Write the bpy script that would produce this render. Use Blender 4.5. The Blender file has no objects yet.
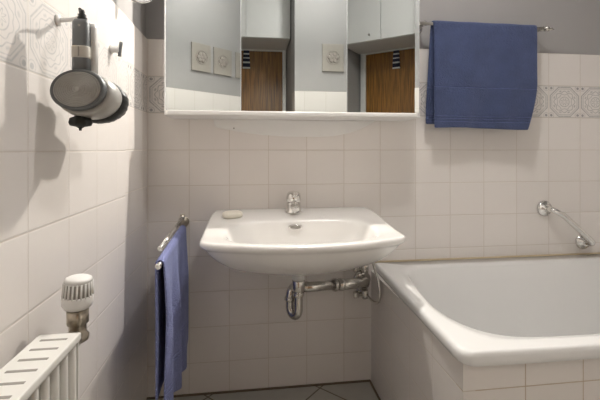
import bpy, bmesh, math, random
from mathutils import Vector, Matrix
random.seed(4)
S = bpy.context.scene
C = S.collection
PI = math.pi

# ---------------------------------------------------------------- node maths
class V:
    """a scalar socket that can be used in arithmetic"""
    def __init__(s, nt, sock): s.nt, s.k = nt, sock
    def _m(s, op, *a):
        n = s.nt.nodes.new('ShaderNodeMath'); n.operation = op
        for i, x in enumerate((s,) + a):
            if isinstance(x, V): s.nt.links.new(x.k, n.inputs[i])
            else: n.inputs[i].default_value = x
        return V(s.nt, n.outputs[0])
    def __add__(s, o): return s._m('ADD', o)
    def __sub__(s, o): return s._m('SUBTRACT', o)
    def __mul__(s, o): return s._m('MULTIPLY', o)
    def __truediv__(s, o): return s._m('DIVIDE', o)
    def abs(s): return s._m('ABSOLUTE')
    def fract(s): return s._m('FRACT')
    def floor(s): return s._m('FLOOR')
    def mx(s, o): return s._m('MAXIMUM', o)
    def mn(s, o): return s._m('MINIMUM', o)
    def sqrt(s): return s._m('SQRT')
    def cos(s): return s._m('COSINE')
    def atan2(s, o): return s._m('ARCTAN2', o)
    def lt(s, o): return s._m('LESS_THAN', o)
    def inv(s): return s * -1.0 + 1.0
    def line(s, w):            # 1 near zero, falling off over w
        r = (s.abs() / w) * -1.0 + 1.0
        return r.mx(0.0)
    def smooth(s, a, b):
        n = s.nt.nodes.new('ShaderNodeMapRange'); n.interpolation_type = 'SMOOTHSTEP'
        s.nt.links.new(s.k, n.inputs[0]); n.inputs[1].default_value = a; n.inputs[2].default_value = b
        return V(s.nt, n.outputs[0])

def new_mat(name):
    m = bpy.data.materials.new(name); m.use_nodes = True
    nt = m.node_tree; b = nt.nodes['Principled BSDF']
    return m, nt, b
def mix(nt, f, a, b):
    n = nt.nodes.new('ShaderNodeMix'); n.data_type = 'RGBA'
    if isinstance(f, V): nt.links.new(f.k, n.inputs[0])
    else: n.inputs[0].default_value = f
    for i, c in ((6, a), (7, b)):
        if isinstance(c, tuple): n.inputs[i].default_value = c + (1,)
        else: nt.links.new(c, n.inputs[i])
    return n.outputs[2]
def pos(nt):
    g = nt.nodes.new('ShaderNodeNewGeometry'); x = nt.nodes.new('ShaderNodeSeparateXYZ')
    nt.links.new(g.outputs['Position'], x.inputs[0])
    return [V(nt, x.outputs[i]) for i in range(3)], g.outputs['Position']
def noise(nt, scale, detail=3, vec=None, stretch=None):
    n = nt.nodes.new('ShaderNodeTexNoise'); n.inputs['Scale'].default_value = scale; n.inputs['Detail'].default_value = detail
    if vec is None:
        _, vec = pos(nt)
    if stretch:
        mp = nt.nodes.new('ShaderNodeMapping'); mp.inputs['Scale'].default_value = stretch
        nt.links.new(vec, mp.inputs[0]); vec = mp.outputs[0]
    nt.links.new(vec, n.inputs['Vector'])
    return V(nt, n.outputs[0])
def bump(nt, b, h, strength=0.3, dist=0.002):
    n = nt.nodes.new('ShaderNodeBump'); n.inputs['Strength'].default_value = strength; n.inputs['Distance'].default_value = dist
    nt.links.new(h.k, n.inputs['Height']); nt.links.new(n.outputs[0], b.inputs['Normal'])

def plain(name, col, rough=0.5, metal=0.0, var=0.06, nscale=8, bstr=0.0, bscale=300, coat=0.0, spec=None):
    m, nt, b = new_mat(name)
    nz = noise(nt, nscale)
    c2 = tuple(max(0, x * (1 - var)) for x in col)
    nt.links.new(mix(nt, nz, c2, col), b.inputs['Base Color'])
    b.inputs['Roughness'].default_value = rough; b.inputs['Metallic'].default_value = metal
    b.inputs['Coat Weight'].default_value = coat
    if spec is not None: b.inputs['Specular IOR Level'].default_value = spec
    if bstr: bump(nt, b, noise(nt, bscale, 2), bstr, 0.001)
    return m

TILE = (0.815, 0.775, 0.740)
GROUT = (0.62, 0.565, 0.505)
def tile_mat(name, ax, h0, w, z0, hh, decor=False, rough=0.22, grout=GROUT, g=0.0013, base=TILE, ink=(0.30, 0.30, 0.30)):
    m, nt, b = new_mat(name)
    (X, Y, Z), P = pos(nt)
    H = X if ax == 'X' else Y
    a = (H - h0) / w; c = (Z - z0) / hh
    fa, fc = a.fract() - 0.5, c.fract() - 0.5
    ea = (fa.abs() * -1.0 + 0.5) * w
    ec = (fc.abs() * -1.0 + 0.5) * hh
    e = ea.mn(ec)
    gr = e.smooth(g * 0.55, g * 1.35)             # 0 in the joint, 1 on the tile
    wn = nt.nodes.new('ShaderNodeTexWhiteNoise'); wn.noise_dimensions = '2D'
    cb = nt.nodes.new('ShaderNodeCombineXYZ')
    nt.links.new(a.floor().k, cb.inputs[0]); nt.links.new(c.floor().k, cb.inputs[1]); nt.links.new(cb.outputs[0], wn.inputs['Vector'])
    rnd = V(nt, wn.outputs['Value'])
    col = mix(nt, rnd * 0.5 + noise(nt, 9) * 0.5, tuple(x * 0.955 for x in base), base)
    if decor:
        A, B = fa * 2.0, fc * 2.0
        aa, bb = A.abs(), B.abs()
        oc = aa.mx(bb).mx((aa + bb) / 1.42)
        r = (A * A + B * B).sqrt(); th = B.atan2(A)
        pet = (th * 8.0).cos()
        pet2 = (th * 8.0 + PI).cos()
        L = (oc - 0.90).line(0.045)
        L = L.mx((oc - 0.80).line(0.03) * 0.8)
        L = L.mx((r - 0.62 - pet * 0.05).line(0.035))
        L = L.mx((r - 0.46 + pet * 0.03).line(0.03) * 0.9)
        L = L.mx((r - 0.30).line(0.03)); L = L.mx((r - 0.14 - pet2 * 0.06).line(0.04))
        L = L.mx(((r - 0.70).line(0.07)) * (pet2 * 1.0).smooth(0.4, 0.9) * 0.8)
        ca, cc = aa - 0.84, bb - 0.84
        rc = (ca * ca + cc * cc).sqrt()
        L = L.mx((rc).smooth(0.10, 0.06)); L = L.mx((rc - 0.16).line(0.03) * 0.6)
        L = L.mx((bb - 0.97).line(0.03) * 0.7)
        wob = noise(nt, 120).smooth(0.25, 0.6)
        col = mix(nt, L * (wob * 0.45 + 0.5), mix(nt, 0.35, col, (0.70, 0.68, 0.66)), ink)
    nt.links.new(mix(nt, gr, grout, col), b.inputs['Base Color'])
    nt.links.new((gr * (rough - 0.8) + 0.8).k, b.inputs['Roughness'])
    h = e.smooth(0, g * 2.6) + noise(nt, 14, 1) * 0.55
    bump(nt, b, h, 0.35, 0.0016)
    return m

M = {}
M['tile_back'] = tile_mat('glazed_tile_back', 'X', -0.232, 0.1522, 0.943, 0.1368)
M['tile_back_up'] = tile_mat('glazed_tile_back_upper', 'X', -0.232, 0.1522, 0.943, 0.1405)
M['decor_back'] = tile_mat('decor_tile_back', 'X', -0.232, 0.1522, 0.943, 0.1405, True)
M['tile_left'] = tile_mat('glazed_tile_left', 'Y', -0.400, 0.144, 0.274, 0.13325, grout=(0.66, 0.61, 0.56))
M['decor_left'] = tile_mat('decor_tile_left', 'Y', -0.400, 0.144, 0.274, 0.13325, True, ink=(0.53, 0.53, 0.53), grout=(0.66, 0.62, 0.57))
M['tile_recess'] = tile_mat('glazed_tile_recess', 'Y', -0.06, 0.1522, 0.943, 0.1368)
M['tile_recess_up'] = tile_mat('glazed_tile_recess_upper', 'Y', -0.06, 0.1522, 0.943, 0.1405)
M['decor_recess'] = tile_mat('decor_tile_recess', 'Y', -0.06, 0.1522, 0.943, 0.1405, True)
M['tile_apron_f'] = tile_mat('glazed_tile_apron', 'X', 0.493, 0.1522, 0.385, 0.1368, grout=(0.52, 0.42, 0.32))
M['tile_apron_s'] = tile_mat('glazed_tile_apron_side', 'Y', -0.686, 0.1522, 0.385, 0.1368)
M['paint'] = plain('grey_wall_paint', (0.365, 0.355, 0.350), 0.75, bstr=0.08, bscale=160)
M['white_paint'] = plain('white_ceiling_paint', (0.80, 0.79, 0.77), 0.8)
M['porcelain'] = plain('white_porcelain', (0.86, 0.845, 0.82), 0.09, var=0.02, coat=0.5)
M['enamel'] = plain('white_bath_enamel', (0.80, 0.80, 0.79), 0.16, var=0.02, coat=0.3)
M['chrome'] = plain('chrome', (0.80, 0.79, 0.77), 0.10, 1.0, bstr=0.03, bscale=40)
M['dull_chrome'] = plain('dulled_chrome', (0.74, 0.72, 0.68), 0.20, 1.0, var=0.18, nscale=60)
M['white_plastic'] = plain('white_plastic', (0.82, 0.81, 0.79), 0.32, var=0.03)
M['lacquer'] = plain('white_lacquer', (0.70, 0.695, 0.68), 0.35, var=0.03)
M['radiator'] = plain('radiator_enamel', (0.80, 0.79, 0.75), 0.3, var=0.03)
M['slot'] = plain('grey_slot', (0.33, 0.31, 0.28), 0.6)
M['dark'] = plain('black_rubber', (0.018, 0.020, 0.018), 0.45)
M['grey_metal'] = plain('dark_grey_plastic', (0.17, 0.18, 0.185), 0.38, 0.3)
M['disc'] = plain('pewter_grille', (0.46, 0.45, 0.42), 0.33, 0.6, var=0.2, nscale=50)
M['light_metal'] = plain('pale_grey_plastic', (0.50, 0.49, 0.46), 0.35, 0.2)
M['edge_metal'] = plain('satin_edge_strip', (0.42, 0.43, 0.43), 0.4, 0.3)
M['beige'] = plain('beige_band', (0.56, 0.53, 0.47), 0.5)
M['brass'] = plain('tarnished_nickel', (0.58, 0.52, 0.43), 0.28, 0.9, var=0.4, nscale=90)
M['soap'] = plain('ivory_soap', (0.80, 0.76, 0.66), 0.5)
M['caulk'] = plain('yellowed_sealant', (0.60, 0.50, 0.34), 0.5)
M['joint'] = plain('dark_joint', (0.16, 0.12, 0.08), 0.7)
M['frame_paper'] = plain('cream_plaque', (0.37, 0.34, 0.30), 0.6, var=0.15, nscale=30)
M['frame_art'] = plain('rose_relief', (0.37, 0.33, 0.295), 0.6, var=0.2, nscale=40)
M['navy'] = plain('navy_cloth', (0.01, 0.014, 0.04), 0.8)
M['cloth_white'] = plain('white_cloth', (0.7, 0.7, 0.68), 0.8)

def mk_mirror():
    m, nt, b = new_mat('mirror_glass')
    b.inputs['Metallic'].default_value = 1; b.inputs['Roughness'].default_value = 0.0
    nt.links.new(mix(nt, noise(nt, 3), (0.60, 0.63, 0.62), (0.62, 0.65, 0.64)), b.inputs['Base Color'])
    return m
M['mirror'] = mk_mirror()

def mk_wood():
    m, nt, b = new_mat('brown_wood_grain')
    g = noise(nt, 6, 6, stretch=(14, 14, 0.7)).smooth(0.3, 0.7)
    nt.links.new(mix(nt, g, (0.12, 0.050, 0.006), (0.30, 0.135, 0.020)), b.inputs['Base Color'])
    b.inputs['Roughness'].default_value = 0.35
    return m
M['wood'] = mk_wood()

def mk_towel(name, col, lines=None, bands=None):
    m, nt, b = new_mat(name)
    (X, Y, Z), P = pos(nt)
    fz = noise(nt, 240, 3); cl = noise(nt, 16, 4)
    c = mix(nt, (fz * 0.5 + cl * 0.6), tuple(x * 0.45 for x in col), tuple(min(1, x * 1.45) for x in col))
    h = fz
    if lines:
        for zl in lines:
            l = (Z + X * 0.008 - zl).line(0.0022)
            c = mix(nt, l * 0.6, c, tuple(min(1, x * 1.9) for x in col))
            h = h - l * 0.8
    nt.links.new(c, b.inputs['Base Color'])
    b.inputs['Roughness'].default_value = 0.95
    b.inputs['Sheen Weight'].default_value = 0.35
    b.inputs['Sheen Tint'].default_value = (0.55, 0.62, 0.9, 1)
    bump(nt, b, h, 0.9, 0.005)
    return m
M['towel_navy'] = mk_towel('blue_terry', (0.052, 0.072, 0.160), (1.085, 1.075, 1.063, 1.200))
M['towel_blue'] = mk_towel('lavender_blue_terry', (0.20, 0.225, 0.44), (0.33, 0.318))

def mk_floor():
    m, nt, b = new_mat('diagonal_floor_tiles')
    (X, Y, Z), P = pos(nt)
    s = 0.7071 / 0.3069
    a = ((X - 0.275) + (Y + 0.02)) * s; c = ((X - 0.275) - (Y + 0.02)) * s
    e = ((a.fract() - 0.5).abs() * -1.0 + 0.5).mn((c.fract() - 0.5).abs() * -1.0 + 0.5)
    gr = e.smooth(0.006, 0.014)
    col = mix(nt, noise(nt, 25, 5), (0.40, 0.39, 0.355), (0.50, 0.49, 0.45))
    nt.links.new(mix(nt, gr, (0.15, 0.12, 0.09), col), b.inputs['Base Color'])
    b.inputs['Roughness'].default_value = 0.35
    bump(nt, b, gr, 0.3, 0.001)
    return m
M['floor'] = mk_floor()

def mk_emit(name, col, st):
    m, nt, b = new_mat(name)
    b.inputs['Base Color'].default_value = (1, 1, 1, 1)
    b.inputs['Emission Color'].default_value = col + (1,)
    b.inputs['Emission Strength'].default_value = st
    return m
M['bulb'] = mk_emit('glowing_opal_bulb', (1.0, 0.90, 0.78), 640)
M['ceil_lamp'] = mk_emit('glowing_opal_dish', (1.0, 0.965, 0.93), 12)

# ---------------------------------------------------------------- mesh helpers
def box(bm, lo, hi, mi=0, bev=0.0, seg=2):
    r = bmesh.ops.create_cube(bm, size=1)
    vs = r['verts']
    for v in vs:
        v.co = Vector([lo[i] if v.co[i] < 0 else hi[i] for i in range(3)])
    fs = {f for v in vs for f in v.link_faces}
    for f in fs: f.material_index = mi
    if bev:
        es = {e for v in vs for e in v.link_edges}
        rr = bmesh.ops.bevel(bm, geom=list(es), offset=bev, segments=seg, profile=0.7, affect='EDGES')
        for f in rr['faces']: f.material_index = mi
def frame(axis):
    z = Vector(axis).normalized()
    x = z.cross(Vector((0, 0, 1)))
    if x.length < 1e-4: x = Vector((1, 0, 0))
    x.normalize(); y = z.cross(x)
    return x, y, z
def lathe(bm, prof, origin, axis, n=40, mi=0, sq=None, ridges=0, ramp=0.0):
    """prof: (r, h) pairs along axis"""
    x, y, z = frame(axis); o = Vector(origin)
    rings = []
    for r, h in prof:
        ring = []
        for i in range(n):
            a = 2 * PI * i / n
            rr = r * (1 + (ramp * (1 if math.cos(ridges * a) > 0 else -1) if ridges else 0))
            p = x * math.cos(a) * rr + y * math.sin(a) * rr + z * h
            if sq: p = Vector((p.x * sq[0], p.y * sq[1], p.z * sq[2]))
            ring.append(bm.verts.new(o + p))
        rings.append(ring)
    for a, b in zip(rings, rings[1:]):
        for i in range(n):
            f = bm.faces.new((a[i], a[(i + 1) % n], b[(i + 1) % n], b[i])); f.material_index = mi; f.smooth = True
    for ring in (rings[0], rings[-1]):
        f = bm.faces.new(ring); f.material_index = mi
def tube(bm, pts, r, n=14, mi=0, caps=True):
    pts = [Vector(p) for p in pts]
    rad = r if isinstance(r, (list, tuple)) else [r] * len(pts)
    rings = []; px = None
    for i, p in enumerate(pts):
        d = (pts[min(i + 1, len(pts) - 1)] - pts[max(i - 1, 0)]).normalized()
        if px is None: px, _, _ = frame(d)
        px = (px - d * px.dot(d)).normalized(); py = d.cross(px)
        rings.append([bm.verts.new(p + px * math.cos(2 * PI * k / n) * rad[i] + py * math.sin(2 * PI * k / n) * rad[i]) for k in range(n)])
    for a, b in zip(rings, rings[1:]):
        for i in range(n):
            f = bm.faces.new((a[i], a[(i + 1) % n], b[(i + 1) % n], b[i])); f.smooth = True; f.material_index = mi
    if caps:
        for ring in (rings[0], rings[-1]):
            f = bm.faces.new(ring); f.material_index = mi
def curve(pts, n=8):
    """Catmull-Rom through points"""
    P = [Vector(p) for p in pts]; P = [P[0] * 2 - P[1]] + P + [P[-1] * 2 - P[-2]]
    out = []
    for i in range(1, len(P) - 2):
        for k in range(n):
            t = k / n; a, b, c, d = P[i - 1:i + 3]
            out.append(0.5 * ((2 * b) + (c - a) * t + (2 * a - 5 * b + 4 * c - d) * t * t + (3 * b - a - 3 * c + d) * t ** 3))
    out.append(P[-2]); return out
def rings_mesh(bm, rings, cap0=True, cap1=True, closed=True, mi=0):
    R = [[bm.verts.new(p) for p in r] for r in rings]
    n = len(R[0])
    for a, b in zip(R, R[1:]):
        for i in range(n if closed else n - 1):
            f = bm.faces.new((a[i], a[(i + 1) % n], b[(i + 1) % n], b[i])); f.smooth = True; f.material_index = mi
    if cap0: f = bm.faces.new(R[0]); f.smooth = True; f.material_index = mi
    if cap1: f = bm.faces.new(R[-1]); f.smooth = True; f.material_index = mi
    return R
def prism(bm, poly, z0, z1, mi=0):
    rings_mesh(bm, [[Vector((x, y, z0)) for x, y in poly], [Vector((x, y, z1)) for x, y in poly]], mi=mi)
    for f in bm.faces: f.smooth = False

def root_loc(p):
    o = Vector((0, 0, 0))
    while p is not None: o += p.location; p = p.parent
    return o
def obj(name, bm, mats, parent=None, smooth=False, flip=True):
    if not isinstance(mats, (list, tuple)): mats = [mats]
    bmesh.ops.recalc_face_normals(bm, faces=bm.faces)
    if parent is not None: bmesh.ops.translate(bm, verts=bm.verts, vec=-root_loc(parent))
    me = bpy.data.meshes.new(name); bm.to_mesh(me); bm.free()
    for m in mats: me.materials.append(m if not isinstance(m, str) else M[m])
    if smooth:
        for p in me.polygons: p.use_smooth = True
    o = bpy.data.objects.new(name, me); C.objects.link(o)
    if parent is not None: o.parent = parent
    return o
def struct(name, bm, mats):
    o = obj(name, bm, mats); o['kind'] = 'structure'; return o
def thing(name, label, cat, loc, group=None):
    o = bpy.data.objects.new(name, None); C.objects.link(o); o.location = loc; o.empty_display_size = 0.05
    o['label'] = label; o['category'] = cat
    if group: o['group'] = group
    return o
def tag(o, label, cat, group=None):
    o['label'] = label; o['category'] = cat
    if group: o['group'] = group
    return o
def origin_to(o, loc):
    loc = Vector(loc); o.data.transform(Matrix.Translation(-loc)); o.location = loc
    return o
B = bmesh.new

# ---------------------------------------------------------------- the room
XL, XR, YW, YD, ZC = -0.3633, 2.15, -1.24, -1.90, 2.25
bm = B(); box(bm, (-0.6, -2.1, -0.08), (2.35, 0.15, 0.0)); struct('floor', bm, 'floor')
bm = B(); box(bm, (-0.6, -2.1, ZC), (2.35, 0.15, ZC + 0.08)); struct('ceiling', bm, 'white_paint')
# back wall: tiles, ornament band, tiles, then grey paint set a little behind the tile face
bm = B(); ZB = [0.0, 1.0835, 1.224, 1.3645]
def slab(bm, a, b, z0, z1, mi): box(bm, (a[0], a[1], z0), (b[0], b[1], z1), mi)
slab(bm, (-0.6, 0), (2.35, 0.15), 0, 0.943, 0); slab(bm, (-0.6, 0), (2.35, 0.15), 0.943, ZB[1], 1)
slab(bm, (-0.6, 0), (2.35, 0.15), ZB[1], ZB[2], 2); slab(bm, (-0.6, 0), (2.35, 0.15), ZB[2], ZB[3], 1)
slab(bm, (-0.6, 0.007), (2.35, 0.15), ZB[3], ZC, 3)
struct('wall_back', bm, ['tile_back', 'tile_back_up', 'decor_back', 'paint'])
# left wall, recessed strip beside the back wall
bm = B(); a, b = (-0.6, -0.45), (-0.3873, 0.0)
slab(bm, a, b, 0, 0.943, 0); slab(bm, a, b, 0.943, ZB[1], 1); slab(bm, a, b, ZB[1], ZB[2], 2); slab(bm, a, b, ZB[2], ZB[3], 1)
slab(bm, a, (-0.393, 0.0), ZB[3], ZC, 3)
struct('wall_left_recess', bm, ['tile_recess', 'tile_recess_up', 'decor_recess', 'paint'])
# left wall, the proud part: its outer corner leans very slightly
def yc(z): return -0.362 + 0.044 * min(z, 1.4) / 1.3
bm = B()
def lean(bm, y0, z0, z1, mi, x1=XL):
    vs = []
    for z in (z0, z1):
        for x, y in ((-0.6, y0), (x1, y0), (x1, yc(z)), (-0.6, yc(z))): vs.append(bm.verts.new((x, y, z)))
    for q in ((0, 1, 2, 3), (4, 5, 6, 7), (0, 1, 5, 4), (1, 2, 6, 5), (2, 3, 7, 6), (3, 0, 4, 7)):
        f = bm.faces.new([vs[i] for i in q]); f.material_index = mi
TL = [0.0, 1.0735, 1.20675, 1.34]
lean(bm, -1.35, TL[0], TL[1], 0); lean(bm, -1.35, TL[1], TL[2], 1); lean(bm, -1.35, TL[2], TL[3], 0)
lean(bm, -1.35, TL[3], ZC, 2, XL - 0.006)
slab(bm, (-0.6, -2.05), (XL, -1.35), 0, 1.20675, 0); slab(bm, (-0.6, -2.05), (XL - 0.006, -1.35), 1.20675, ZC, 2)
struct('wall_left', bm, ['tile_left', 'decor_left', 'paint'])
# right wall
bm = B(); a, b = (XR, -1.24), (2.35, 0.0)
slab(bm, a, b, 0, ZB[3], 0); slab(bm, (XR + 0.006, -1.24), b, ZB[3], ZC, 1)
struct('wall_right', bm, ['tile_recess', 'paint'])
# wall opposite the basin and the short return beside the door
bm = B()
slab(bm, (0.31, -1.40), (2.35, YW), 0, 1.355, 0); slab(bm, (0.31, -1.40), (2.35, YW - 0.006), 1.355, ZC, 1)
slab(bm, (0.31, -2.05), (0.46, -1.40), 0, 1.20, 0); slab(bm, (0.316, -2.05), (0.46, -1.40), 1.20, ZC, 1)
struct('wall_front', bm, ['tile_back', 'paint'])
bm = B()
slab(bm, (-0.36, -2.05), (-0.31, YD), 0, ZC, 0); slab(bm, (0.282, -2.05), (0.31, YD), 0, ZC, 0); slab(bm, (-0.31, -2.05), (0.282, YD), 1.795, ZC, 0)
struct('wall_door_side', bm, ['white_paint'])
bm = B(); box(bm, (-0.308, -1.945, 0.005), (0.280, -1.905, 1.793)); d1 = struct('door_1', bm, 'wood')
bm = B(); lathe(bm, [(0.022, 0), (0.022, 0.006), (0.009, 0.008), (0.009, 0.045)], (-0.26, -1.905, 0.95), (0, 1, 0), 20)
tube(bm, [(-0.26, -1.862, 0.95), (-0.15, -1.860, 0.95)], 0.008)
obj('door_handle', bm, 'dull_chrome', d1)
bm = B()
box(bm, (-0.345, -1.9, 0), (-0.306, -1.882, 1.83), 0, 0.003); box(bm, (0.278, -1.9, 0), (0.308, -1.882, 1.83), 0, 0.003); box(bm, (-0.306, -1.9, 1.792), (0.278, -1.882, 1.83), 0, 0.003)
struct('trim_1', bm, 'lacquer')
bm = B(); box(bm, (-0.3873, -0.006, 0.0), (0.487, 0.0, 0.006)); struct('trim_2', bm, 'joint')

# ---------------------------------------------------------------- overhead cupboard above the door (seen in the mirrors)
t = thing('overhead_cupboard', 'white overhead cupboard above the brown door, seen in the mirrors', 'cupboard', (-0.025, -1.71, 1.80))
bm = B(); box(bm, (-0.362, -1.88, 1.800), (0.308, -1.54, 2.2), 0, 0.002); obj('carcass', bm, 'lacquer', t)
for x0, x1, kx in ((-0.361, -0.033, -0.12), (-0.029, 0.307, None)):
    bm = B(); box(bm, (x0, -1.54, 1.802), (x1, -1.522, 2.198), 0, 0.002); d = obj('door', bm, 'lacquer', t)
    if kx is not None:
        bm = B(); lathe(bm, [(0.004, 0), (0.004, 0.01), (0.009, 0.014), (0.009, 0.02), (0.004, 0.023)], (kx, -1.522, 1.845), (0, 1, 0), 18); obj('knob', bm, 'slot', d)

# striped cloth on the door
o = None
t = thing('striped_cloth', 'navy and white striped cloth hanging on the brown door in the mirror', 'cloth', (-0.030, -1.888, 1.64))
bm = B(); zz = 1.64; k = 0
hs = [0.012, 0.032, 0.014, 0.026, 0.010, 0.024, 0.012, 0.025]
z = 1.64
for i, h in enumerate(hs):
    w = 0.032 - i * 0.0012
    box(bm, (-0.030 - w, -1.904, z), (-0.030 + w, -1.890 + 0.002 * (i % 2), z + h), (i + 1) % 2, 0.002); z += h
obj('cloth_strip', bm, ['navy', 'cloth_white'], t)
bm = B(); tube(bm, curve([(-0.030, -1.896, z), (-0.032, -1.897, z + 0.01), (-0.030, -1.900, z + 0.02)], 4), 0.003); obj('hanging_loop', bm, 'cloth_white', t)

# framed plaques on the wall opposite
for i, (x0, x1, lab) in enumerate(((0.502, 0.658, 'cream relief plaque reflected farthest left in the left mirror wing, and in the centre mirror'),
                                  (0.685, 0.845, 'cream relief plaque reflected in the left mirror wing, middle of three'),
                                  (0.885, 1.045, 'cream relief plaque cut by the hinge edge of the left mirror wing'))):
    t = thing('wall_plaque', lab, 'plaque', ((x0 + x1) / 2, YW + 0.002, 1.50), 'relief plaques in a row on the grey wall')
    bm = B(); box(bm, (x0, YW - 0.004, 1.495), (x1, YW + 0.008, 1.69), 0, 0.004); obj('board', bm, 'frame_paper', t)
    bm = B(); cx = (x0 + x1) / 2; cz = 1.594
    for k in range(7):
        a = 2 * PI * k / 6; r = 0.024 if k < 6 else 0
        lathe(bm, [(0.016, 0), (0.013, 0.004), (0.006, 0.006)], (cx + r * math.cos(a), YW + 0.008, cz + r * math.sin(a)), (0, 1, 0), 14)
    tube(bm, [(cx + 0.047 * math.cos(2 * PI * k / 24), YW + 0.010, cz + 0.047 * math.sin(2 * PI * k / 24)) for k in range(25)], 0.002, 6)
    obj('rosette', bm, 'frame_art', t)

# ---------------------------------------------------------------- mirror cabinet
t = thing('mirror_cabinet', 'white three-panel mirror cabinet with folded wings above the washbasin', 'mirror cabinet', (0.17, -0.06, 1.06))
yB = -0.050
HL, HR = (-0.034, yB), (0.377, yB)
aA, aC = math.radians(20.3), math.radians(19.8)
OL = (-0.289, yB - 0.255 * math.tan(aA)); OR = (0.633, yB - 0.256 * math.tan(aC))
ZT = 1.91
bm = B(); e = 0.006
prism(bm, [(HL[0], -0.001), (OL[0], -0.001), (OL[0], OL[1] + e), (HL[0], HL[1] + e)], 1.077, ZT)
prism(bm, [(HL[0] + 0.0005, -0.001), (HL[0] + 0.0005, yB + e), (HR[0] - 0.0005, yB + e), (HR[0] - 0.0005, -0.001)], 1.077, ZT)
prism(bm, [(HR[0], -0.001), (HR[0], HR[1] + e), (OR[0], OR[1] + e), (OR[0], -0.001)], 1.077, ZT)
obj('cabinet_body', bm, 'white_plastic', t)
bm = B(); prism(bm, [(OL[0] - 0.004, -0.001), (OL[0] - 0.004, OL[1] - 0.003), (OL[0], OL[1] - 0.003), (OL[0], -0.001)], 1.077, ZT); obj('side_panel', bm, 'white_plastic', t)
bm = B()
sh = [(-0.2935, -0.001), (-0.287, -0.172), (-0.272, -0.188), (0.602, -0.188), (0.622, -0.172), (0.633, -0.001)]
prism(bm, sh, 1.0620, 1.0775)
bmesh.ops.bevel(bm, geom=[e_ for e_ in bm.edges if e_.calc_length() > 0.3 and abs(e_.verts[0].co.z - e_.verts[1].co.z) < 1e-4 and e_.verts[0].co.y < -0.1], offset=0.003, segments=3, affect='EDGES')
obj('bottom_shelf', bm, 'white_plastic', t)
def panel(p, q, z0, z1, name, parent):
    d = (Vector(q) - Vector(p)); d.normalize(); n = Vector((d.y, -d.x))
    if n.y > 0: n = -n
    P, Q = Vector(p) + n * -0.0, Vector(q)
    poly = [P, Q, Q + n * -0.004, P + n * -0.004]
    bm = B(); prism(bm, [(v.x, v.y) for v in poly], z0, z1)
    g = obj(name, bm, 'mirror', parent)
    w = 0.0012
    for u, v in ((P, P + d * w), (Q - d * w, Q)):
        bm = B(); prism(bm, [(x.x, x.y) for x in (u + n * 0.0004, v + n * 0.0004, v - n * 0.004, u - n * 0.004)], z0, z1)
        obj('edge_strip', bm, 'edge_metal', g)
panel(OL, HL, 1.078, ZT, 'mirror_panel', t)
panel(HL, HR, 1.078, ZT, 'mirror_panel', t)
panel(HR, OR, 1.078, ZT, 'mirror_panel', t)
bm = B(); box(bm, (-0.034, -0.115, ZT - 0.023), (0.377, -0.0545, ZT + 0.003), 0, 0.003); obj('lamp_canopy', bm, 'white_plastic', t)

t = thing('cabinet_lamp', 'small white lamp cup under the cabinet canopy, above the frame', 'lamp', (0.25, -0.08, 1.84))
bm = B(); lathe(bm, [(0.001, 0.030), (0.012, 0.029), (0.024, 0.018), (0.030, -0.004), (0.0285, -0.004), (0.022, 0.016), (0.001, 0.025)], (0.25, -0.080, 1.856), (0, 0, 1), 36); obj('shade', bm, 'white_plastic', t)
def point(name, loc, power, rad, col):
    l = bpy.data.lights.new(name, 'SPOT'); l.spot_size = math.radians(166); l.spot_blend = 0.25; l.energy = power; l.shadow_soft_size = rad; l.color = col
    o = bpy.data.objects.new(name, l); C.objects.link(o); o.location = loc; return o
point('bulb', (0.25, -0.080, 1.828), 24, 0.018, (1.0, 0.93, 0.85))
point('ceiling_bulb', (0.45, -0.75, 2.15), 8, 0.045, (1.0, 0.965, 0.93)).data.type = 'POINT'
t = thing('ceiling_lamp', 'round opal ceiling lamp', 'lamp', (0.45, -0.75, 2.2))
bm = B(); lathe(bm, [(0.02, -0.045), (0.06, -0.038), (0.085, -0.022), (0.092, 0)], (0.45, -0.75, 2.235), (0, 0, 1), 40); obj('shade', bm, 'ceil_lamp', t)
bm = B(); lathe(bm, [(0.10, 0), (0.10, 0.015)], (0.45, -0.75, 2.235), (0, 0, 1), 40); obj('base_ring', bm, 'white_plastic', t)

# curved white panel under the cabinet
bm = B()
pl = [(-0.142, 1.0615), (-0.134, 1.034), (-0.110, 1.026)] + [(p.x, p.z) for p in curve([(-0.08, 0, 1.021), (0.0, 0, 1.008), (0.08, 0, 1.000), (0.177, 0, 0.996), (0.30, 0, 0.997), (0.37, 0, 1.006), (0.44, 0, 1.026), (0.505, 0, 1.0605)], 5)]
rings_mesh(bm, [[Vector((x, -0.0005, z)) for x, z in pl], [Vector((x, -0.0045, z)) for x, z in pl], [Vector((0.18 + (x - 0.18) * 0.985, -0.006, 1.06 + (z - 1.06) * 0.95)) for x, z in pl]])
for f in bm.faces: f.smooth = False
t = thing('cover_panel', 'thin white panel with curved lower edge under the mirror cabinet', 'panel', (0.18, -0.003, 0.996))
obj('plate', bm, 'white_plastic', t)
bm = B(); lathe(bm, [(0.0032, 0), (0.0028, 0.0012)], (-0.062, -0.0055, 1.0275), (0, -1, 0), 14); obj('screw', bm, 'slot', t)

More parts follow.
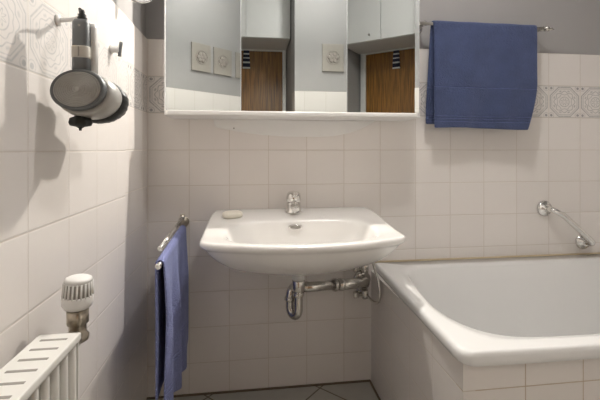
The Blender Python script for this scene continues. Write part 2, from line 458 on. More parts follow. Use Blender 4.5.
# ---------------------------------------------------------------- washbasin
CX = 0.167
NB = 128
CY = -0.27
def ray_poly(poly, c, ang):
    d = Vector((math.cos(ang), math.sin(ang))); best = None
    for p, q in zip(poly, poly[1:] + poly[:1]):
        p = Vector(p) - Vector(c); q = Vector(q) - Vector(c); e = q - p
        den = d.x * e.y - d.y * e.x
        if abs(den) < 1e-12: continue
        s = (p.x * e.y - p.y * e.x) / den; u = (p.x * d.y - p.y * d.x) / den
        if s > 0 and -1e-6 <= u <= 1 + 1e-6: best = s if best is None else max(best, s)
    return best
half = [(0.0, 0.0), (0.285, 0.0), (0.297, -0.006), (0.302, -0.02), (0.3105, -0.12), (0.3150, -0.25), (0.3160, -0.345), (0.3130, -0.382), (0.3005, -0.403)]
arc = [(0.26, -0.4225), (0.20, -0.444), (0.14, -0.463), (0.07, -0.4755), (0.0, -0.4795)]
half = half + arc
outer = half + [(-x, y) for x, y in half[::-1][1:-1]]
def out_pt(k):
    a = 2 * PI * k / NB; r = ray_poly(outer, (0, CY), a)
    return Vector((r * math.cos(a), CY + r * math.sin(a)))
OUT = [out_pt(k) for k in range(NB)]
opening = []
ohalf = [(0.0, -0.168), (0.10, -0.169), (0.17, -0.176), (0.212, -0.198), (0.240, -0.235), (0.249, -0.275), (0.243, -0.325), (0.228, -0.365), (0.207, -0.395), (0.165, -0.418), (0.10, -0.434), (0.0, -0.441)]
opoly = ohalf + [(-x, y) for x, y in ohalf[::-1][1:-1]]
INN = []
for k in range(NB):
    a = 2 * PI * k / NB; r = ray_poly(opoly, (0, CY), a); INN.append(Vector((r * math.cos(a), CY + r * math.sin(a))))
def smooth_loop(L, n):
    for _ in range(n):
        L = [(L[i - 1] + L[i] * 2 + L[(i + 1) % len(L)]) / 4 for i in range(len(L))]
    return L
INN = smooth_loop(INN, 3)
ZR = 0.7125
def zdeck(y):       # the tap ledge stands higher than the front rim
    s = min(1, max(0, (-y - 0.02) / 0.33)); s = s * s * (3 - 2 * s)
    return ZR - 0.033 * s
def P3(p, z): return Vector((CX + p.x, p.y, z))
def sc(p, s, c=(0, 0)): return Vector((c[0] + (p.x - c[0]) * s, c[1] + (p.y - c[1]) * s))
def inset(p, q, f): return p + (q - p) * f
rings = []
# underside, from the bottom up
under = [(0.30, 0.535), (0.40, 0.538), (0.52, 0.546), (0.64, 0.561), (0.74, 0.580), (0.82, 0.600), (0.885, 0.620), (0.935, 0.640), (0.955, 0.652)]
for s, z in under: rings.append([P3(Vector((p.x * s, p.y * (s ** 0.62))), z) for p in OUT])
def rim(p, d, dz):   # along the outline, inset by d (m) towards the opening
    v = Vector((-p.x, CY - p.y)).normalized()
    q = p + v * d
    if p.y > -0.01: q.y = min(0, p.y)
    return P3(q, zdeck(p.y) + dz)
rings.append([rim(p, 0.010, -0.0245) for p in OUT])
rings.append([rim(p, 0.001, -0.017) for p in OUT])
rings.append([rim(p, 0.0, -0.011) for p in OUT])
rings.append([rim(p, 0.0015, -0.0045) for p in OUT])
rings.append([rim(p, 0.006, -0.0008) for p in OUT])
rings.append([rim(p, 0.012, 0.0) for p in OUT])
for f in (0.35, 0.6, 0.8):
    rings.append([P3(inset(Vector((o.x, o.y)), i, f), zdeck(inset(o, i, f).y) - 0.001 * f) for o, i in zip(OUT, INN)])
rings.append([P3(i, zdeck(i.y) - 0.003) for i in INN])
bc = Vector((0, -0.245))
for s, dz in ((0.975, -0.010), (0.95, -0.022), (0.91, -0.045), (0.85, -0.070), (0.74, -0.095), (0.58, -0.112), (0.38, -0.122), (0.16, -0.127)):
    rings.append([P3(bc + (i - bc) * s, zdeck(i.y) * (s) + (1 - s) * 0.69 + dz) for i in INN])
bm = B(); rings_mesh(bm, rings)
t = thing('washbasin', 'white porcelain wall-hung washbasin below the mirror cabinet', 'washbasin', (CX, -0.2, 0.528))
ob = obj('bowl', bm, 'porcelain', t)
md = ob.modifiers.new('s', 'SUBSURF'); md.levels = 1; md.render_levels = 1
bm = B(); x0, z0 = 0.158, 0.6735
loop = [(0.019 * math.copysign(abs(math.cos(a)) ** 0.8, math.cos(a)), 0.0062 * math.sin(a)) for a in [2 * PI * k / 32 for k in range(32)]]
yo = -0.1835
rings_mesh(bm, [[Vector((x0 + x * f, yo + dy, z0 + z * f)) for x, z in loop] for f, dy in ((1.28, 0.006), (1.28, -0.001), (1.1, -0.0025), (1.0, -0.001))], cap0=True, cap1=False)
ov = obj('overflow_ring', bm, 'chrome', t)
bm = B(); rings_mesh(bm, [[Vector((x0 + x * f, yo + dy, z0 + z * f)) for x, z in loop] for f, dy in ((1.02, 0.004), (1.02, -0.0012))]); obj('overflow_slot', bm, 'slot', ov)
bm = B(); lathe(bm, [(0.021, 0), (0.021, 0.003), (0.014, 0.0035)], (CX, -0.245, 0.566), (0, 0, 1), 28); obj('drain_ring', bm, 'chrome', t)

# tap
t = thing('mixer_tap', 'chrome single-lever mixer tap on the washbasin ledge', 'tap', (0.162, -0.07, ZR))
TY = -0.085
bm = B(); lathe(bm, [(0.031, 0.0), (0.031, 0.005), (0.027, 0.009), (0.0265, 0.030), (0.0265, 0.038), (0.022, 0.041)], (0.162, TY, ZR - 0.005), (0, 0, 1), 36)
obj('body', bm, 'chrome', t)
bm = B(); tube(bm, curve([(0.162, TY - 0.012, ZR + 0.020), (0.163, TY - 0.045, ZR + 0.026), (0.163, TY - 0.060, ZR + 0.024), (0.163, TY - 0.070, ZR + 0.018)], 6), [0.0155] * 7 + [0.0145] * 6 + [0.0125] * 6, 20); obj('spout', bm, 'chrome', t)
bm = B(); lathe(bm, [(0.022, 0.0), (0.0270, 0.003), (0.0280, 0.016), (0.0250, 0.029), (0.019, 0.036), (0.009, 0.0395)], (0.162, TY, ZR + 0.037), (0, -0.10, 1), 36); cap = obj('lever_cap', bm, 'chrome', t)
bm = B(); tube(bm, curve([(0.162, TY - 0.010, ZR + 0.062), (0.162, TY - 0.040, ZR + 0.068), (0.162, TY - 0.070, ZR + 0.074)], 5), [0.012, 0.0118, 0.0115, 0.011, 0.0105, 0.010, 0.0095, 0.009, 0.0085, 0.008, 0.007], 18); obj('lever', bm, 'chrome', cap)

# soap
bm = B(); rr = []
for f, z in ((0.80, 0), (0.97, 0.003), (1.0, 0.009), (0.95, 0.016), (0.75, 0.020)):
    rr.append([Vector((0.036 * f * math.copysign(abs(math.cos(a)) ** 0.65, math.cos(a)), 0.019 * f * math.copysign(abs(math.sin(a)) ** 0.65, math.sin(a)), z)) for a in [2 * PI * k / 32 for k in range(32)]])
rings_mesh(bm, rr)
sp = obj('soap_bar', bm, 'soap', None); sp.location = (-0.062, -0.132, 0.7045); sp.rotation_euler = (math.radians(11), 0, math.radians(17))
tag(sp, 'ivory bar of soap on the left ledge of the washbasin', 'soap')

# ---------------------------------------------------------------- trap and waste pipe
t = thing('sink_trap', 'chrome P-trap and waste pipe under the washbasin', 'drain trap', (0.164, -0.2, 0.35))
tx, ty = 0.166, -0.20
bm = B(); lathe(bm, [(0.021, 0), (0.021, 0.039)], (tx, ty, 0.495), (0, 0, 1), 30); obj('outlet_collar', bm, 'white_plastic', t)
bm = B(); lathe(bm, [(0.0205, 0), (0.0222, 0.003), (0.0222, 0.036), (0.0195, 0.0385)], (tx, ty, 0.4565), (0, 0, 1), 30, ridges=12, ramp=0.0); obj('slip_nut', bm, 'dull_chrome', t)
bm = B()
ux, uy = -0.026, 0.030
up = [(tx, ty, 0.458), (tx, ty, 0.43), (tx, ty, 0.405)] + [(tx + ux * (0.5 - 0.5 * math.cos(a)), ty + uy * (0.5 - 0.5 * math.cos(a)), 0.392 - 0.026 * math.sin(a)) for a in [PI * k / 10 for k in range(0, 11)]] + [(tx + ux, ty + uy, 0.41), (tx + ux, ty + uy, 0.432), (tx + ux * 0.7, ty + uy + 0.004, 0.450), (tx, ty + uy + 0.012, 0.4570), (tx + 0.04, ty + uy + 0.020, 0.4530)]
tube(bm, curve(up, 4), 0.0155, 22); obj('u_bend', bm, 'dull_chrome', t)
bm = B(); lathe(bm, [(0.0175, 0), (0.019, 0.003), (0.019, 0.012), (0.0175, 0.015)], (tx - 0.026, ty + 0.030, 0.412), (0, 0, 1), 24, ridges=8, ramp=0.02)
lathe(bm, [(0.0175, 0), (0.0195, 0.003), (0.0195, 0.012), (0.0175, 0.015)], (tx, ty, 0.436), (0, 0, 1), 24, ridges=8, ramp=0.02); obj('ring_nut', bm, 'dull_chrome', t)
Pa, Pb = Vector((tx + 0.012, ty + 0.030, 0.4560)), Vector((0.475, -0.035, 0.415))
dd = (Pb - Pa)
bm = B(); tube(bm, [Pa, Pa + dd * 0.55], 0.0170, 22); tube(bm, [Pa + dd * 0.50, Pa + dd * 0.93, Vector((0.452, -0.033, 0.4175)), Vector((0.451, -0.008, 0.417))], 0.0200, 22); obj('waste_pipe', bm, 'dull_chrome', t)
for q in (0.44, 0.53):
    bm = B(); lathe(bm, [(0.020, 0), (0.0235, 0.003), (0.0235, 0.011), (0.020, 0.014)], Pa + dd * q, dd, 26); obj('union_ring', bm, 'dull_chrome', t)
bm = B(); lathe(bm, [(0.012, 0), (0.045, 0.004), (0.056, 0.001)][::-1] if 0 else [(0.036, 0.0), (0.036, 0.003), (0.030, 0.009), (0.022, 0.012)], (0.451, -0.001, 0.417), (0, -1, 0), 40); obj('wall_rosette', bm, 'dull_chrome', t)

def angle_valve(z, label, flip):
    t = thing('angle_valve', label, 'valve', (0.445, -0.02, z))
    bm = B(); lathe(bm, [(0.024, 0), (0.024, 0.003), (0.018, 0.008), (0.009, 0.010), (0.009, 0.035)], (0.452, -0.001, z), (0, -1, 0), 28)
    lathe(bm, [(0.012, -0.016), (0.014, -0.012), (0.014, 0.012), (0.012, 0.016)], (0.452, -0.042, z), (0, 0, 1), 20); obj('body', bm, 'dull_chrome', t)
    bm = B(); lathe(bm, [(0.007, 0), (0.007, 0.018), (0.012, 0.020), (0.013, 0.036), (0.009, 0.040)], (0.445, -0.042, z), (-1, 0, 0), 24, ridges=5, ramp=0.10); obj('handle', bm, 'dull_chrome', t)
    bm = B(); tube(bm, curve(flip, 6), 0.0052, 12); obj('supply_pipe', bm, 'dull_chrome', t)
angle_valve(0.474, 'upper chrome angle valve above the waste pipe beside the bathtub', [(0.452, -0.042, 0.486), (0.452, -0.044, 0.53), (0.448, -0.046, 0.575)])
angle_valve(0.372, 'lower chrome angle valve below the waste pipe beside the bathtub', [(0.456, -0.056, 0.372), (0.467, -0.10, 0.364), (0.474, -0.140, 0.378), (0.476, -0.150, 0.415), (0.474, -0.135, 0.455), (0.470, -0.10, 0.50), (0.464, -0.07, 0.56)])

# ---------------------------------------------------------------- bathtub
t = thing('bathtub', 'white enamel built-in bathtub behind a tiled apron', 'bathtub', (1.3, -0.35, 0))
XE = XR - 0.002
ZTb = 0.484
ol = [(0.503, -0.0005), (0.483, -0.500), (0.476, -0.665)] + [(0.476 + 0.035 * (1 - math.cos(a)), -0.672 - 0.035 * math.sin(a)) for a in [PI / 2 * k / 5 for k in range(1, 6)]] + [(0.70, -0.712), (1.2, -0.714), (XE, -0.714), (XE, -0.0005)]
ilp = [(0.72, -0.088), (0.655, -0.094), (0.608, -0.115), (0.580, -0.155), (0.566, -0.21), (0.548, -0.30), (0.536, -0.39), (0.532, -0.46), (0.541, -0.53), (0.566, -0.59), (0.605, -0.630), (0.66, -0.651), (0.75, -0.660), (1.0, -0.664), (1.7, -0.664), (1.95, -0.655), (2.03, -0.60), (2.06, -0.45), (2.06, -0.25), (2.03, -0.13), (1.95, -0.09), (1.5, -0.088)]
tc = (1.25, -0.37); NT = 360
angs = sorted(set([2 * PI * k / NT for k in range(NT)] + [math.atan2(p[1] - tc[1], p[0] - tc[0]) % (2 * PI) for p in ol]))
def loopof(poly):
    out = []
    for a in angs:
        r = ray_poly(poly, tc, a); out.append(Vector((tc[0] + r * math.cos(a), tc[1] + r * math.sin(a))))
    return out
ilc = [(p.x, p.y) for p in curve([(x, y, 0) for x, y in ilp + [ilp[0]]], 6)][:-1]
LO, LI = loopof(ol), loopof(ilc)
def tin(p, q, d):
    v = (q - p).normalized(); r = p + v * d
    if p.y > -0.01: r.y = p.y
    if p.x > XE - 0.001: r.x = p.x
    return r
rings = []
for d, z in ((0.006, -0.034), (0.001, -0.030), (0.0, -0.022), (0.0, -0.012), (0.003, -0.004), (0.009, -0.0005), (0.016, 0.0)):
    rings.append([Vector((*tin(o, i, d), ZTb + z)) for o, i in zip(LO, LI)])
rings.append([Vector((*(o + (i - o) * 0.7), ZTb)) for o, i in zip(LO, LI)])
rings.append([Vector((*i, ZTb - 0.001)) for i in LI])
c0 = Vector((1.28, -0.37))
for s, sy, z in ((0.994, 0.985, -0.006), (0.985, 0.965, -0.018), (0.965, 0.93, -0.06), (0.93, 0.87, -0.16), (0.89, 0.80, -0.27), (0.85, 0.72, -0.34), (0.77, 0.60, -0.375), (0.5, 0.4, -0.385)):
    rings.append([Vector((c0.x + (i.x - c0.x) * s, c0.y + (i.y - c0.y) * sy, ZTb + z)) for i in LI])
bm = B(); rings_mesh(bm, rings, cap0=False)
obj('tub', bm, 'enamel', t)
bm = B()
ap = [(0.510, -0.001), (0.493, -0.686)]
def quadwall(bm, p, q, th, z0, z1, mi, mi2=None):
    p, q = Vector(p), Vector(q); d = (q - p).normalized(); n = Vector((-d.y, d.x)) * th
    vs = [bm.verts.new((v.x, v.y, z)) for z in (z0, z1) for v in (p, q, q + n, p + n)]
    for f in ((0, 1, 2, 3), (4, 5, 6, 7), (0, 1, 5, 4), (1, 2, 6, 5), (2, 3, 7, 6), (3, 0, 4, 7)):
        bm.faces.new([vs[i] for i in f]).material_index = mi
quadwall(bm, (0.491, -0.001), (0.488, -0.688), 0.03, 0.0, 0.4515, 1)
quadwall(bm, (0.488, -0.688), (XE, -0.688), 0.03, 0.0, 0.4515, 0)
obj('tiled_apron', bm, ['tile_apron_f', 'tile_apron_s'], t)
bm = B(); tube(bm, [(0.505, -0.0052, ZTb + 0.002), (XE, -0.0052, ZTb + 0.002)], 0.0045, 8); obj('sealant', bm, 'caulk', t)
bm = B(); box(bm, (0.481, -0.70, 0.0), (0.4875, -0.005, 0.005)); obj('floor_joint', bm, 'joint', t)

# grab bar above the tub
t = thing('grab_bar', 'angled chrome grab bar on the tiles above the bathtub', 'grab bar', (1.36, -0.03, 0.6))
for x, z in ((1.266, 0.690), (1.452, 0.541)):
    bm = B(); lathe(bm, [(0.034, 0), (0.034, 0.006), (0.029, 0.012), (0.019, 0.014), (0.017, 0.022)], (x, -0.001, z), (0, -1, 0), 36); obj('rosette', bm, 'chrome', t)
bm = B(); tube(bm, curve([(1.266, -0.02, 0.690), (1.266, -0.044, 0.690), (1.277, -0.058, 0.683), (1.305, -0.062, 0.668), (1.34, -0.062, 0.640), (1.43, -0.062, 0.562), (1.441, -0.060, 0.549), (1.448, -0.045, 0.543), (1.452, -0.02, 0.541)], 6), 0.0120, 18); obj('bar', bm, 'chrome', t)

# ---------------------------------------------------------------- large towel rail and towel
t = thing('towel_rail', 'chrome towel rail high on the wall right of the mirror cabinet', 'towel rail', (0.95, -0.03, 1.45))
yr, zr = -0.068, 1.4465
bm = B(); tube(bm, [(0.655, yr, zr), (1.235, yr, zr)], 0.006, 14)
lathe(bm, [(0.006, 0), (0.011, 0.004), (0.011, 0.010), (0.006, 0.014), (0.009, 0.020), (0.006, 0.030), (0.001, 0.042)], (1.215, yr, zr), (1, 0, 0), 20); obj('bar', bm, 'dull_chrome', t)
for x in (0.690, 1.205):
    bm = B(); lathe(bm, [(0.022, 0), (0.022, 0.004), (0.014, 0.009), (0.007, 0.012), (0.007, 0.060), (0.010, 0.066), (0.010, 0.074), (0.005, 0.078)], (x, 0.006, zr + 0.001), (0, -1, 0), 24)
    obj('bracket', bm, 'dull_chrome', t)
bm = B()
prof = []
zb_f, zb_b = 1.030, 1.047
nU, nV = 36, 60
R = 0.0096
path = []
for k in range(nV): path.append((yr - R, zb_f + (zr - zb_f) * k / nV, 1 - k / nV, 'f'))
for k in range(9): a = PI * k / 8; path.append((yr - R * math.cos(a), zr + R * math.sin(a), 0, 't'))
for k in range(1, 40): path.append((yr + R, zr - (zr - zb_b) * k / 39, k / 39, 'b'))
G = []
for (y, z, h, side) in path:
    row = []
    for i in range(nU + 1):
        u = i / nU
        xl, xr = 0.7195, 1.172
        if side == 'f':
            xr = 1.172 - 0.006 * h - 0.047 * max(0, (h - 0.55) / 0.45) ** 1.5; xl = 0.7195 + 0.0015 * math.sin(h * 6)
            dy = -0.012 * h * (0.5 + 0.5 * math.sin(u * 7 + 1)) - 0.004 * math.sin(u * 17 + h * 3) * h
            zz = z + 0.003 * math.sin(u * 5) * h - 0.003 * h * u
        elif side == 'b':
            xl = 0.7175 - 0.016 * min(1, h * 1.2); xr = 1.165 - 0.07 * h ** 2
            dy = 0.010 * h * (0.5 + 0.5 * math.sin(u * 6 + 2)); zz = z
        else:
            dy = 0; zz = z + 0.0006 * math.sin(u * 20)
        row.append(bm.verts.new((xl + (xr - xl) * u, y + dy, zz)))
    G.append(row)
for a, b in zip(G, G[1:]):
    for i in range(nU): bm.faces.new((a[i], a[i + 1], b[i + 1], b[i]))
tw = obj('bath_towel', bm, 'towel_navy', None, smooth=True); origin_to(tw, (0.95, yr, 1.03))
m_ = tw.modifiers.new('so', 'SOLIDIFY'); m_.thickness = 0.007; m_.offset = 0
m_ = tw.modifiers.new('su', 'SUBSURF'); m_.levels = 1; m_.render_levels = 1
tag(tw, 'dark blue bath towel folded over the rail beside the mirror cabinet', 'towel')

# ---------------------------------------------------------------- swivel towel holder and hand towel
t = thing('swivel_towel_holder', 'two-armed swivel towel holder left of the washbasin', 'towel holder', (-0.25, -0.05, 0.66))
bm = B(); lathe(bm, [(0.021, 0), (0.021, 0.004), (0.013, 0.010), (0.009, 0.012), (0.009, 0.024)], (-0.252, -0.001, 0.668), (0, -1, 0), 26)
tube(bm, [(-0.252, -0.028, 0.630), (-0.252, -0.028, 0.702)], 0.0075, 16); obj('wall_bracket', bm, 'brass', t)
for nm, p, q in (('arm', (-0.252, -0.028, 0.689), (-0.231, -0.478, 0.687)), ('arm', (-0.250, -0.028, 0.650), (-0.2285, -0.512, 0.650))):
    bm = B(); tube(bm, [p, q], 0.0055, 14); lathe(bm, [(0.0075, 0), (0.008, 0.003), (0.006, 0.010)], q, Vector(q) - Vector(p), 14)
    lathe(bm, [(0.010, -0.006), (0.010, 0.006)], p, (0, 0, 1), 16); obj(nm, bm, 'chrome', t)
bm = B(); nU, G = 46, []
R = 0.010
def armx(y): return -0.250 + (-0.2285 + 0.250) * (-y - 0.028) / 0.484
def zbot(u):        # u 0 near the wall, 1 at the free end
    ps = [(0, 0.245), (0.08, 0.22), (0.12, 0.165), (0.3, 0.175), (0.5, 0.202), (0.8, 0.245), (1, 0.292)]
    for (a, za), (b, zb) in zip(ps, ps[1:]):
        if u <= b: return za + (zb - za) * (u - a) / (b - a)
    return ps[-1][1]
path = [('f', 1 - k / 46) for k in range(46)] + [('t', k / 8) for k in range(9)] + [('b', k / 40) for k in range(1, 41)]
for side, h in path:
    row = []
    for i in range(nU + 1):
        u = i / nU
        y = -0.036 - 0.461 * u
        ax = armx(y); fold = math.sin(u * 15 + 0.5 * math.sin(u * 9)); amp = min(1, h * 2.5)
        if side == 'f':
            z = 0.650 - h * (0.650 - zbot(u))
            x = ax + R + 0.009 * amp * fold + 0.004 * h + 0.005 * math.sin(u * 34 + h * 2) * amp
            y2 = y + 0.018 * h * math.sin(h * 5) * (u - 0.3) - 0.012 * h * (1 - u)
        elif side == 'b':
            zb = 0.30 - 0.08 * (1 - u)
            z = 0.650 - h * (0.650 - zb)
            x = ax - R + 0.002 * amp * math.sin(u * 13 + 1)
            y2 = y - 0.004 * min(1, h * 3) * u
        else:
            a = PI * h; z = 0.650 + R * math.sin(a); x = ax + R * math.cos(a); y2 = y
        row.append(bm.verts.new((x, y2, z)))
    G.append(row)
for a, b in zip(G, G[1:]):
    for i in range(nU): bm.faces.new((a[i], a[i + 1], b[i + 1], b[i]))
tw = obj('hand_towel', bm, 'towel_blue', None, smooth=True); origin_to(tw, (-0.24, -0.27, 0.2))
m_ = tw.modifiers.new('so', 'SOLIDIFY'); m_.thickness = 0.006; m_.offset = 0
m_ = tw.modifiers.new('su', 'SUBSURF'); m_.levels = 1; m_.render_levels = 1
tag(tw, 'lavender-blue hand towel draped over the swivel holder left of the washbasin', 'towel')

# ---------------------------------------------------------------- radiator
t = thing('radiator', 'white panel radiator with slotted top grille on the left wall', 'radiator', (-0.30, -1.15, 0.15))
y0, y1 = -1.47, -0.853
bm = B()
rx0, rx1, rt = -0.335, -0.272, 0.647
box(bm, (rx0, y0, rt - 0.012), (rx1, y1, rt), 0, 0.003)
y = y1 - 0.022; k = 0
while y > y0 + 0.02:
    box(bm, (rx0 + 0.012, y - 0.0025, rt - 0.006), (rx1 - 0.012, y + 0.0025, rt + 0.0005), 1); y -= 0.0285
obj('top_grille', bm, ['radiator', 'slot'], t)
bm = B(); box(bm, (rx0 + 0.004, y0 + 0.004, 0.16), (rx0 + 0.014, y1 - 0.004, rt - 0.012), 0, 0.002); obj('rear_panel', bm, 'radiator', t)
bm = B(); box(bm, (rx0 + 0.002, y1 - 0.004, 0.17), (rx1 - 0.003, y1 - 0.0005, rt - 0.010), 0, 0.001); obj('side_panel', bm, 'radiator', t)
bm = B()
box(bm, (rx1 - 0.016, y0 + 0.004, 0.16), (rx1 - 0.012, y1 - 0.006, rt - 0.012), 0)
y = y1 - 0.014
while y > y0 + 0.02:
    pts = [(rx1 - 0.010, y, rt - 0.010), (rx1 - 0.0085, y, rt - 0.020), (rx1 - 0.0075, y, 0.20), (rx1 - 0.013, y, 0.18)]
    tube(bm, pts, 0.0060, 12); y -= 0.0275
obj('ribbed_front_panel', bm, 'radiator', t)
for yy in (y1 - 0.12, y0 + 0.12):
    bm = B(); box(bm, (XL + 0.001, yy - 0.015, 0.50), (rx0 + 0.004, yy + 0.015, 0.56)); obj('wall_bracket', bm, 'radiator', t)
vx, vy = -0.3025, -0.795
bm = B()
lathe(bm, [(0.016, 0), (0.018, 0.003), (0.018, 0.012), (0.014, 0.015), (0.014, 0.030), (0.0175, 0.032), (0.0175, 0.056)], (vx, vy, 0.606), (0, 0, 1), 24, ridges=6, ramp=0.04)
lathe(bm, [(0.012, 0), (0.012, 0.022), (0.0165, 0.024), (0.0165, 0.040), (0.013, 0.042), (0.013, 0.0560)], (vx, vy + 0.001, 0.618), (0, -1, -0.05), 24, ridges=6, ramp=0.03)
tube(bm, [(vx - 0.006, vy, 0.610), (vx - 0.006, vy, 0.02)], 0.007, 16)
va = obj('valve_body', bm, 'brass', t)
hxv = (0.05, -0.03, 1)
bm = B(); lathe(bm, [(0.016, 0), (0.021, 0.002), (0.0245, 0.007), (0.0252, 0.010), (0.0252, 0.022), (0.0246, 0.024)], (vx, vy, 0.6640), hxv, 40)
lathe(bm, [(0.0235, 0.022), (0.0215, 0.047), (0.0195, 0.053)], (vx, vy, 0.6640), hxv, 40)
lathe(bm, [(0.0225, 0.048), (0.0215, 0.053), (0.017, 0.0555), (0.006, 0.057)], (vx, vy, 0.6640), hxv, 40)
x_, y_, z_ = frame(hxv); ob_ = Vector((vx, vy, 0.6640))
for k in range(22):
    a = 2 * PI * k / 22; r0 = x_ * math.cos(a) + y_ * math.sin(a)
    tube(bm, [ob_ + r0 * 0.0238 + z_ * 0.022, ob_ + r0 * 0.0222 + z_ * 0.048], 0.0017, 8)
th = obj('thermostat_head', bm, 'white_plastic', va)
bm = B(); lathe(bm, [(0.0240, 0.0245), (0.0222, 0.046)], ob_, hxv, 40); obj('slot_ring', bm, 'slot', va)

# ---------------------------------------------------------------- hair dryer on the left wall
t = thing('hair_dryer', 'grey hair dryer hanging from a hook on the left wall', 'hair dryer', (-0.30, -0.77, 1.0))
dc = Vector((-0.3005, -0.800, 1.0495)); dx = Vector((0.07, 0.96, -0.13)).normalized()
SQ = (1.08, 1, 0.86)
bm = B()
pr = [(0.001, -0.003)]
for k in range(10):
    r0 = 0.004 + 0.0034 * k
    pr += [(r0, -0.0035 + 0.0002 * k), (r0 + 0.0018, -0.0045 + 0.0002 * k), (r0 + 0.0029, -0.0022 + 0.0002 * k)]
pr += [(0.0385, 0.001)]
lathe(bm, pr, dc, dx, 64, sq=SQ); obj('intake_grille', bm, 'disc', t)
bm = B(); lathe(bm, [(0.0380, -0.001), (0.0405, -0.004), (0.0435, 0.001), (0.0440, 0.008), (0.042, 0.011)], dc, dx, 64, sq=SQ); obj('grille_rim', bm, 'grey_metal', t)
bm = B(); lathe(bm, [(0.042, 0.008), (0.0455, 0.012), (0.0475, 0.030), (0.0470, 0.046), (0.045, 0.056)], dc + Vector((0.006, 0, -0.005)), dx, 64, sq=SQ); obj('barrel', bm, 'light_metal', t)
bm = B(); lathe(bm, [(0.045, 0.053), (0.049, 0.057), (0.049, 0.070), (0.0455, 0.086), (0.032, 0.098), (0.022, 0.106)], dc + Vector((0.006, 0, -0.006)), dx, 64, sq=SQ, ridges=24, ramp=0.012); obj('front_collar', bm, 'dark', t)
bm = B(); lathe(bm, [(0.020, 0.104), (0.019, 0.130), (0.015, 0.160), (0.013, 0.163)], dc, dx, 40, sq=SQ); obj('nozzle', bm, 'light_metal', t)
hx, hy = -0.300, -0.783
def rbox(bm, cx, cy, hx_, hy_, zs, mi=0):
    rr = []
    for z, f, g in zs:
        rr.append([Vector((cx + hx_ * f * math.copysign(abs(math.cos(a)) ** 0.55, math.cos(a)), cy + g + hy_ * f * math.copysign(abs(math.sin(a)) ** 0.55, math.sin(a)), z)) for a in [2 * PI * k / 40 for k in range(40)]])
    rings_mesh(bm, rr, mi=mi)
bm = B(); rbox(bm, hx, hy, 0.0145, 0.012, [(1.080, 1.0, 0), (1.105, 0.98, 0), (1.170, 0.96, 0), (1.176, 0.80, 0)]); hd = obj('handle', bm, 'grey_metal', t)
bm = B(); rbox(bm, hx, hy, 0.0150, 0.0127, [(1.107, 0.97, 0), (1.109, 1.0, 0), (1.126, 1.0, 0), (1.128, 0.97, 0)]); obj('handle_band', bm, 'beige', hd)
bm = B(); box(bm, (hx - 0.0010, hy - 0.0140, 1.109), (hx + 0.0010, hy - 0.0125, 1.126)); obj('seam', bm, 'slot', hd)
bm = B(); lathe(bm, [(0.0022, 0), (0.002, 0.001)], (hx, hy - 0.0112, 1.164), (0, -1, 0), 12); obj('screw', bm, 'slot', hd)
bm = B(); rbox(bm, hx + 0.013, hy + 0.012, 0.009, 0.008, [(1.078, 1.0, 0), (1.165, 1.0, 0), (1.172, 0.8, 0)]); obj('handle_shell', bm, 'white_plastic', hd)
bm = B(); lathe(bm, [(0.0095, 0), (0.0075, 0.004), (0.0085, 0.006), (0.006, 0.009), (0.007, 0.011), (0.004, 0.015), (0.0045, 0.017), (0.003, 0.021)], (hx + 0.001, hy, 1.174), (0, 0, 1), 20)
tube(bm, curve([(hx + 0.001, hy, 1.193), (hx - 0.006, hy + 0.006, 1.199), (hx - 0.012, hy + 0.022, 1.199), (hx - 0.016, hy + 0.034, 1.1975)], 5), 0.0022, 8); obj('hanging_loop', bm, 'dark', t)
bm = B(); lathe(bm, [(0.004, 0.020), (0.008, 0.012), (0.017, 0.008), (0.019, 0.0), (0.017, -0.005), (0.007, -0.007), (0.0025, -0.010), (0.002, -0.014)], (hx - 0.004, hy + 0.004, 0.992), (0, 0, 1), 32, ridges=8, ramp=0.06); obj('hanging_plug', bm, 'dark', t)

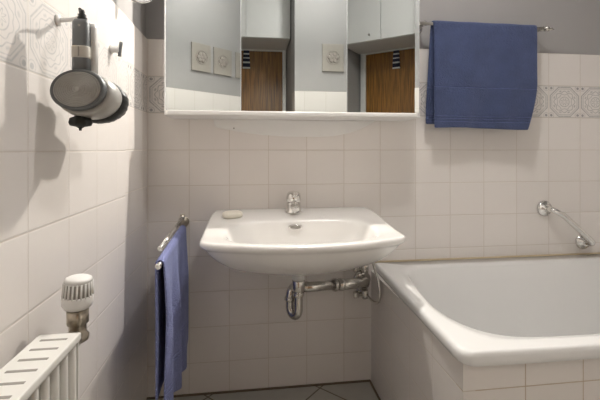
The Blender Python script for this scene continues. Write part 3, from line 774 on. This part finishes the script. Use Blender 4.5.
t = thing('wall_hook', 'white wall hook holding the hair dryer', 'hook', (XL, -0.75, 1.19), 'white hooks on the left wall')
bm = B(); lathe(bm, [(0.011, 0), (0.011, 0.003), (0.007, 0.006)], (XL + 0.0002, -0.735, 1.190), (1, 0, 0), 24); obj('base_disc', bm, 'white_plastic', t)
bm = B(); tube(bm, curve([(XL + 0.004, -0.735, 1.190), (XL + 0.025, -0.741, 1.190), (XL + 0.044, -0.749, 1.191), (XL + 0.047, -0.750, 1.199)], 5), 0.0045, 12); obj('peg', bm, 'white_plastic', t)
t = thing('wall_hook', 'small white wall hook with grey end near the left wall corner', 'hook', (XL, -0.45, 1.20), 'white hooks on the left wall')
bm = B(); lathe(bm, [(0.012, 0), (0.012, 0.004), (0.0085, 0.007), (0.0085, 0.021)], (XL + 0.0002, -0.452, 1.208), (1, 0, 0), 24); obj('base_disc', bm, 'white_plastic', t)
bm = B(); tube(bm, curve([(XL + 0.022, -0.452, 1.190), (XL + 0.023, -0.452, 1.208), (XL + 0.026, -0.452, 1.228)], 4), 0.0045, 12); obj('peg', bm, 'grey_metal', t)

# round shaving mirror at the top of the frame
t = thing('shaving_mirror', 'round chrome shaving mirror at the top left corner', 'shaving mirror', (-0.335, -0.30, 1.44))
mc = Vector((-0.322, -0.375, 1.412)); mn = Vector((0.45, -0.85, 0.30)).normalized(); rm = 0.054
x_, y_, z_ = frame(mn)
bm = B(); tube(bm, [mc + x_ * rm * math.cos(a) + y_ * rm * math.sin(a) for a in [2 * PI * k / 48 for k in range(49)]], 0.0042, 12, caps=False); obj('rim', bm, 'chrome', t)
bm = B(); lathe(bm, [(rm - 0.001, -0.003), (rm - 0.001, 0.001)], mc, mn, 48); obj('glass', bm, 'mirror', t)
bm = B(); tube(bm, curve([mc - mn * 0.004, mc - mn * 0.02 + Vector((-0.004, 0, 0.02)), (-0.345, -0.345, 1.47), (-0.394, -0.30, 1.48)], 6), 0.005, 12)
lathe(bm, [(0.02, 0), (0.02, 0.004), (0.008, 0.008)], (-0.3928, -0.30, 1.48), (1, 0, 0), 24); obj('arm', bm, 'chrome', t)

# ---------------------------------------------------------------- camera, world, colour
cam = bpy.data.cameras.new('camera'); co = bpy.data.objects.new('camera', cam); C.objects.link(co)
co.location = (0, -1.5185, 0.943); co.rotation_euler = (PI / 2, 0, -math.radians(7.42))
cam.sensor_fit = 'HORIZONTAL'; cam.sensor_width = 36; cam.lens = 384 / 600 * 36
cam.shift_y = -50 / 600; cam.clip_start = 0.02
S.camera = co
w = bpy.data.worlds.new('world'); S.world = w; w.use_nodes = True
w.node_tree.nodes['Background'].inputs[0].default_value = (0.8, 0.8, 0.8, 1); w.node_tree.nodes['Background'].inputs[1].default_value = 0.05
vs = S.view_settings; vs.view_transform = 'Standard'; vs.look = 'None'; vs.gamma = 1; vs.use_curve_mapping = False; vs.exposure = 1.03
